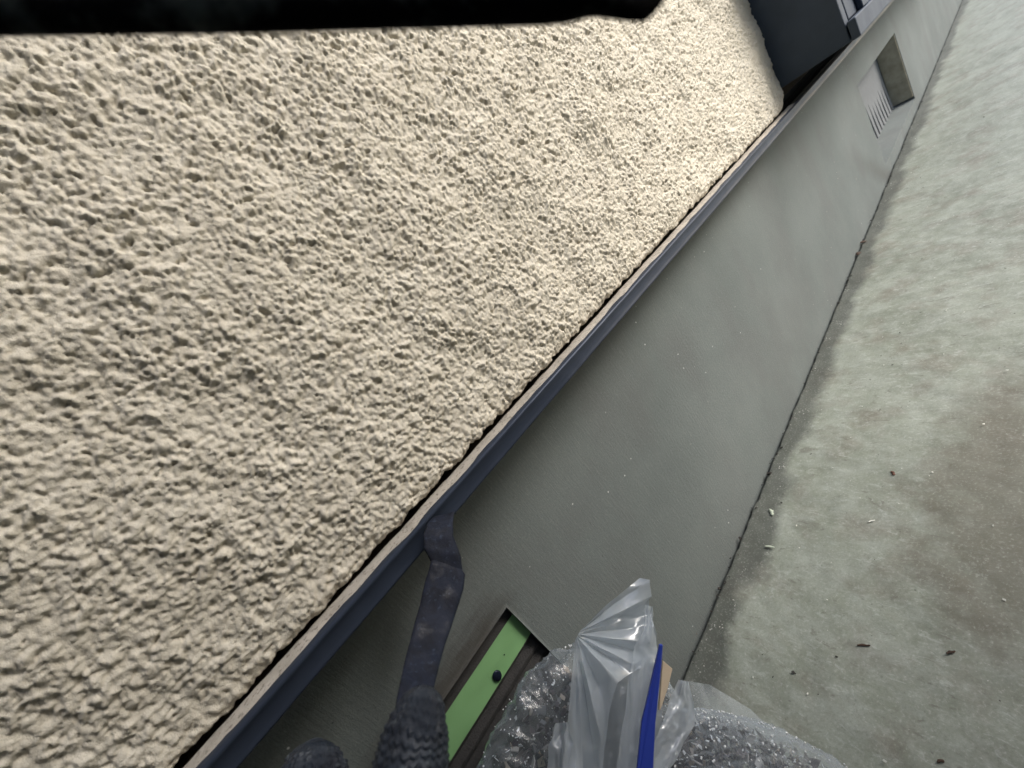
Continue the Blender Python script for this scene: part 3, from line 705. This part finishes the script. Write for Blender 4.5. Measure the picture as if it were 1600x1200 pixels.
    sheet('torn_lip', [[(1008, 945, .306), (1020, 948, .312)], [(1006, 975, .302), (1021, 975, .310)], [(992, 1010, .296), (1026, 1012, .306)], [(985, 1040, .290), (1032, 1035, .300)], [(975, 1120, .282), (1020, 1120, .290)], [(958, 1230, .268), (1010, 1230, .276)]], MAT['film2'], 0.0022, 14, 51)
    sheet('side_flap', [[(1060, 1062, .300), (1076, 1066, .302)], [(1046, 1095, .292), (1084, 1098, .298)], [(1034, 1130, .284), (1086, 1132, .296)], [(1020, 1170, .276), (1062, 1175, .286)], [(1010, 1230, .268), (1030, 1230, .274)]], MAT['film2'], 0.0025, 14, 61)
    sheet('left_fold', [[(868, 1130, .276), (890, 1128, .274)], [(858, 1170, .270), (893, 1165, .266)], [(850, 1240, .262), (890, 1240, .258)]], MAT['film2'], 0.004, 14, 71)
    sheet('ground_flap', [[(1062, 1062, .40), (1110, 1070, .41), (1160, 1100, .412)], [(1075, 1110, .36), (1140, 1120, .36), (1200, 1130, .38)], [(1090, 1150, .33), (1180, 1160, .33), (1260, 1160, .35)]], MAT['film'], 0.004, 14, 81)
    return root
BAG = bag()
def contents():
    # shredded flakes packed inside the bag: nobody could count them
    def flakes(name, n, size, mat, rmax, seed, rmin=0.55, cond=None):
        r2 = np.random.default_rng(seed); co = []; fc = []
        k = 0
        while k < n:
            d = r2.normal(size=3); d /= np.linalg.norm(d); rad = (rmin ** 3 + (rmax ** 3 - rmin ** 3) * r2.random()) ** (1 / 3)
            p = BO + d * float(bag_radius(d[None])[0]) * rad
            if p[1] > -0.012 or p[2] < 0.012: continue
            if cond and not cond(p): continue
            u = r2.normal(size=3); u /= np.linalg.norm(u); v = np.cross(u, r2.normal(size=3)); v /= np.linalg.norm(v); w = np.cross(u, v)
            s = size * r2.uniform(0.5, 1.5); a = s; b = s * r2.uniform(0.4, 0.9); t = s * 0.10
            base = len(co)
            q = [(-a, -b), (a * r2.uniform(.5, 1), -b * r2.uniform(.3, 1)), (a, b * r2.uniform(.3, 1)), (-a * r2.uniform(.2, 1), b)]
            for sg in (-1, 1):
                for x, y in q: co.append(p + u * x + v * y + w * t * sg)
            fc += [[base + 3, base + 2, base + 1, base], [base + 4, base + 5, base + 6, base + 7]] + [[base + i, base + (i + 1) % 4, base + 4 + (i + 1) % 4, base + 4 + i] for i in range(4)]
            k += 1
        return link(name, np_mesh(name, np.array(co), np.array(fc), False), mat, None)
    core = MAT['grit']
    o = flakes('shredded_debris', 9000, 0.0031, m_shreds(), 0.93, 5, 0.5)
    tag(o, 'dark shredded scraps filling the clear rubbish bag', 'debris', kind='stuff')
    o = flakes('glint_flakes', 1500, 0.0014, simple('glint_white', (0.72, 0.75, 0.78), 0.18, 0.1, 100, 0.9), 0.955, 6, 0.87)  # near-white flakes stand in for sparkles of light
    tag(o, 'tiny white flakes standing in for glints inside the rubbish bag', 'debris', kind='stuff')
    o = flakes('pale_scraps', 160, 0.0042, simple('pale_scrap', (0.34, 0.33, 0.32), 0.7, 0.3, 90), 0.95, 8, 0.85)
    tag(o, 'pale paper and card scraps inside the rubbish bag', 'debris', kind='stuff')
contents()
def droplets():
    r2 = np.random.default_rng(3); bm = bmesh.new(); k = 0
    while k < 2300:
        d = r2.normal(size=3); d /= np.linalg.norm(d)
        p = BO + d * float(bag_radius(d[None])[0]) * 1.0
        if p[1] > -0.01 or p[2] < 0.05: continue
        s = r2.uniform(0.0003, 0.0010)
        m = Matrix.Translation(p) @ Matrix.Diagonal((s * r2.uniform(.7, 1.4), s, s * r2.uniform(.7, 1.4), 1))
        bmesh.ops.create_icosphere(bm, subdivisions=1, radius=1, matrix=m); k += 1
    n = NT('water_bead'); n.b.inputs['Transmission Weight'].default_value = 0.3; n.fin((0.92, 0.94, 0.96), 0.05, None, 0.9)  # water beads whitened so their glints show as bright dots
    o = link('water_beads', bm_mesh(bm, 'water_beads', True), n.m, BAG); tag(o, kind='stuff')
droplets()
def wedge(name, front, depths, th, mat, label, cat):
    """solid thin slab from a photo outline, tilted in depth"""
    pts = [at(u, v, d) for (u, v), d in zip(front, depths)]
    bm = bmesh.new(); P = [Vector(p) for p in pts]; nrm = (P[1] - P[0]).cross(P[2] - P[0]).normalized()
    if nrm.dot(Vector(P[0]) - Vector(CAM)) < 0: nrm = -nrm
    A = [bm.verts.new(p) for p in P]; B = [bm.verts.new(p + nrm * th) for p in P]; n = len(P)
    bm.faces.new(A); bm.faces.new(B[::-1])
    for i in range(n): bm.faces.new([A[i], A[(i + 1) % n], B[(i + 1) % n], B[i]])
    bmesh.ops.bevel(bm, geom=list(bm.edges), offset=th * 0.2, segments=2, profile=0.5, affect='EDGES')
    return tag(link(name, bm_mesh(bm, name), mat), label, cat)
wedge('blue_strip', [(1031, 1008), (1036, 1008), (1034, 1040), (1024, 1130), (1018, 1260), (990, 1260), (1003, 1130), (1021, 1055)], [.293, .293, .290, .276, .260, .260, .276, .288], 0.0025, MAT['blue'], 'long blue plastic strip sticking up out of the rubbish bag', 'plastic strip')
wedge('cardboard_piece', [(1036, 1032), (1051, 1045), (1044, 1075), (1032, 1110), (1030, 1110)], [.306, .306, .300, .292, .292], 0.002, MAT['card'], 'torn tan cardboard corner beside the blue strip in the bag', 'cardboard')

# ================================================================== GROUND LITTER
def litter():
    def chips(name, n, size, mat, seed, flat=0.3, region=(-0.1, 2.6, -0.42, -0.01)):
        r2 = np.random.default_rng(seed); co = []; fc = []
        for _ in range(n):
            x = region[0] + (region[1] - region[0]) * r2.random() ** 1.7; y = r2.uniform(region[2], region[3])
            s = size * r2.lognormal(0, 0.45); a = r2.uniform(0, 6.28); b = s * r2.uniform(0.35, 0.9); z = 0.0018 + 0.5 * s * flat; base = len(co)
            ca, sa = math.cos(a), math.sin(a); k = r2.integers(4, 6)
            ang = np.arange(4) / 4 * 6.283 + r2.uniform(-.4, .4, 4); tilt = r2.uniform(-0.4, 0.4)
            for sg in (-1, 1):
                for t in ang:
                    px, py = s * math.cos(t), b * math.sin(t)
                    co.append((x + ca * px - sa * py, y + sa * px + ca * py, z + sg * s * flat * 0.5 + tilt * px))
            fc += [[base + 3, base + 2, base + 1, base], [base + 4, base + 5, base + 6, base + 7]] + [[base + i, base + (i + 1) % 4, base + 4 + (i + 1) % 4, base + 4 + i] for i in range(4)]
        return link(name, np_mesh(name, np.array(co), np.array(fc), False), mat)
    tag(chips('white_chips', 210, 0.0009, MAT['chip'], 21), 'tiny white chips scattered over the concrete slab', 'chips', kind='stuff')
    tag(chips('dark_grit', 260, 0.0008, MAT['grit'], 22), 'tiny dark specks of grit scattered over the concrete slab', 'grit', kind='stuff')
    tag(chips('joint_grit', 130, 0.0013, MAT['grit'], 23, 0.6, (0.1, 2.8, -0.012, -0.003)), 'dark crumbs lying along the joint between slab and foundation', 'grit', kind='stuff')
    def scrap(name, u, v, L, Wd, ang, mat, label, cat, curl=0.3, th=0.0006, lift=0.002):
        p = hit(u, v, 2, 0.0); n = 9; co = []
        r2 = np.random.default_rng(int(u * 7 + v)); ca, sa = math.cos(ang), math.sin(ang)
        w = np.sin(np.linspace(0.15, np.pi - 0.15, n)) ** 0.6 * r2.uniform(0.6, 1.1, n) * Wd / 2
        for sg in (0, 1):
            for i in range(n):
                t = (i / (n - 1) - 0.5) * L
                for s in (-1, 0, 1):
                    z = lift * 0.4 + 0.3 * curl * (t * t) / L + (0.12 * Wd * curl if s else 0) + sg * th
                    lx, ly = t, s * w[i] + 0.1 * Wd * math.sin(i)
                    co.append((p[0] + ca * lx - sa * ly, p[1] + sa * lx + ca * ly, z))
        m = n * 3; f = []
        for i in range(n - 1):
            for s in range(2):
                a = i * 3 + s; f.append([a, a + 1, a + 4, a + 3]); f.append([m + a + 3, m + a + 4, m + a + 1, m + a])
        rim = [i * 3 for i in range(n)] + [(n - 1) * 3 + 1] + [i * 3 + 2 for i in range(n - 1, -1, -1)] + [1]
        for a, b in zip(rim, rim[1:] + rim[:1]): f.append([a, b, m + b, m + a])
        tag(link(name, np_mesh(name, np.array(co), np.array(f)), mat), label, cat)
    scrap('leaf_scrap', 1350, 1009, 0.0120, 0.0024, 2.0, MAT['leaf'], 'thin dark twig-like leaf scrap on the slab, left of the other dark scrap', 'leaf')
    scrap('leaf_scrap', 1486, 1020, 0.0080, 0.0028, 2.3, MAT['leaf'], 'short dark brown scrap on the slab, lower right', 'leaf')
    scrap('leaf_scrap', 1341, 397, 0.018, 0.014, 0.4, MAT['leaf'], 'dark crumpled leaf bit in the joint, nearer of a pair', 'leaf', 0.5)
    scrap('leaf_scrap', 1348, 379, 0.020, 0.012, 1.1, MAT['leaf'], 'dark crumpled leaf bit in the joint, farther of a pair', 'leaf', 0.5)
    scrap('leaf_scrap', 1084, 990, 0.030, 0.009, 0.1, MAT['leaf2'], 'reddish brown leaf wedged in the joint near the bag', 'leaf', 0.5, lift=0.004)
    scrap('leaf_scrap', 1396, 740, 0.008, 0.005, 0.5, MAT['leaf2'], 'small pale brown fleck on the middle of the slab', 'leaf')
    scrap('leaf_scrap', 1470, 1190, 0.0055, 0.0030, 2.3, MAT['leaf'], 'dark speck of leaf at the bottom edge, right of the bag', 'leaf')
    scrap('paint_chip', 1206, 801, 0.014, 0.006, 0.6, MAT['chipgreen'], 'pale green chip on the damp band by the joint', 'chip')
    scrap('paint_chip', 1203, 855, 0.013, 0.004, 1.7, MAT['chipgreen'], 'narrow pale chip standing off the damp band, nearer the bag', 'chip')
    scrap('paint_chip', 1362, 815, 0.008, 0.0025, 2.2, MAT['chip'], 'slim white chip alone on the open slab', 'chip')
litter()

# ================================================================== BLACK BAND CLOSE BY, OF UNKNOWN KIND
def dark_band():
    n = NT('band_black'); a = n.noise(60, 4, 0.6)
    c = n.mix(n.ramp(a, [(0.54, 0.0), (0.70, 1.0)]), (0.0025, 0.0026, 0.003), (0.055, 0.066, 0.064))
    m = n.fin(c, 0.95, n.bump(n.noise(600, 4), 0.6, 0.0006), 0.05)
    d = 0.07; nL = 150; na = 48
    us = np.linspace(-900, 1046, nL); A = np.arange(na) / na * 2 * np.pi
    co = []
    for u in us:
        low = np.interp(u, [-900, 0, 400, 860, 930, 985, 1010, 1030, 1046], [75, 58, 53, 40, 29, 33, 34, 12, -14]) + 5 * float(perlin(np.array([u * 0.02]), np.array([3.1]), 4)[0]) * (u > 850)
        top = np.interp(u, [-900, 900, 1046], [-170, -150, -40]); cy = (low + top) / 2; hy = (low - top) / 2
        th = 0.0045 * min(1, max(0.05, (1050 - u) / 150))
        for a in A:
            s = abs(math.sin(a)) ** 0.8 * math.copysign(1, math.sin(a))
            dd = d + th * math.cos(a)
            co.append(at(u, cy + hy * s, dd))
    co = np.array(co)
    f = grid_faces(nL, na); a2 = np.arange(nL * na).reshape(nL, na); wrap = np.stack([a2[:-1, -1], a2[1:, -1], a2[1:, 0], a2[:-1, 0]], -1)
    bm = bmesh.new(); vs = [bm.verts.new(c) for c in co]
    for q in np.vstack([f, wrap]): bm.faces.new([vs[i] for i in q])
    bm.faces.new([vs[i] for i in a2[0]][::-1]); bm.faces.new([vs[i] for i in a2[-1]])
    tag(link('close_band', bm_mesh(bm, 'close_band', True), m), 'blurred black smudged band close across the top left', 'dark_band')
dark_band()
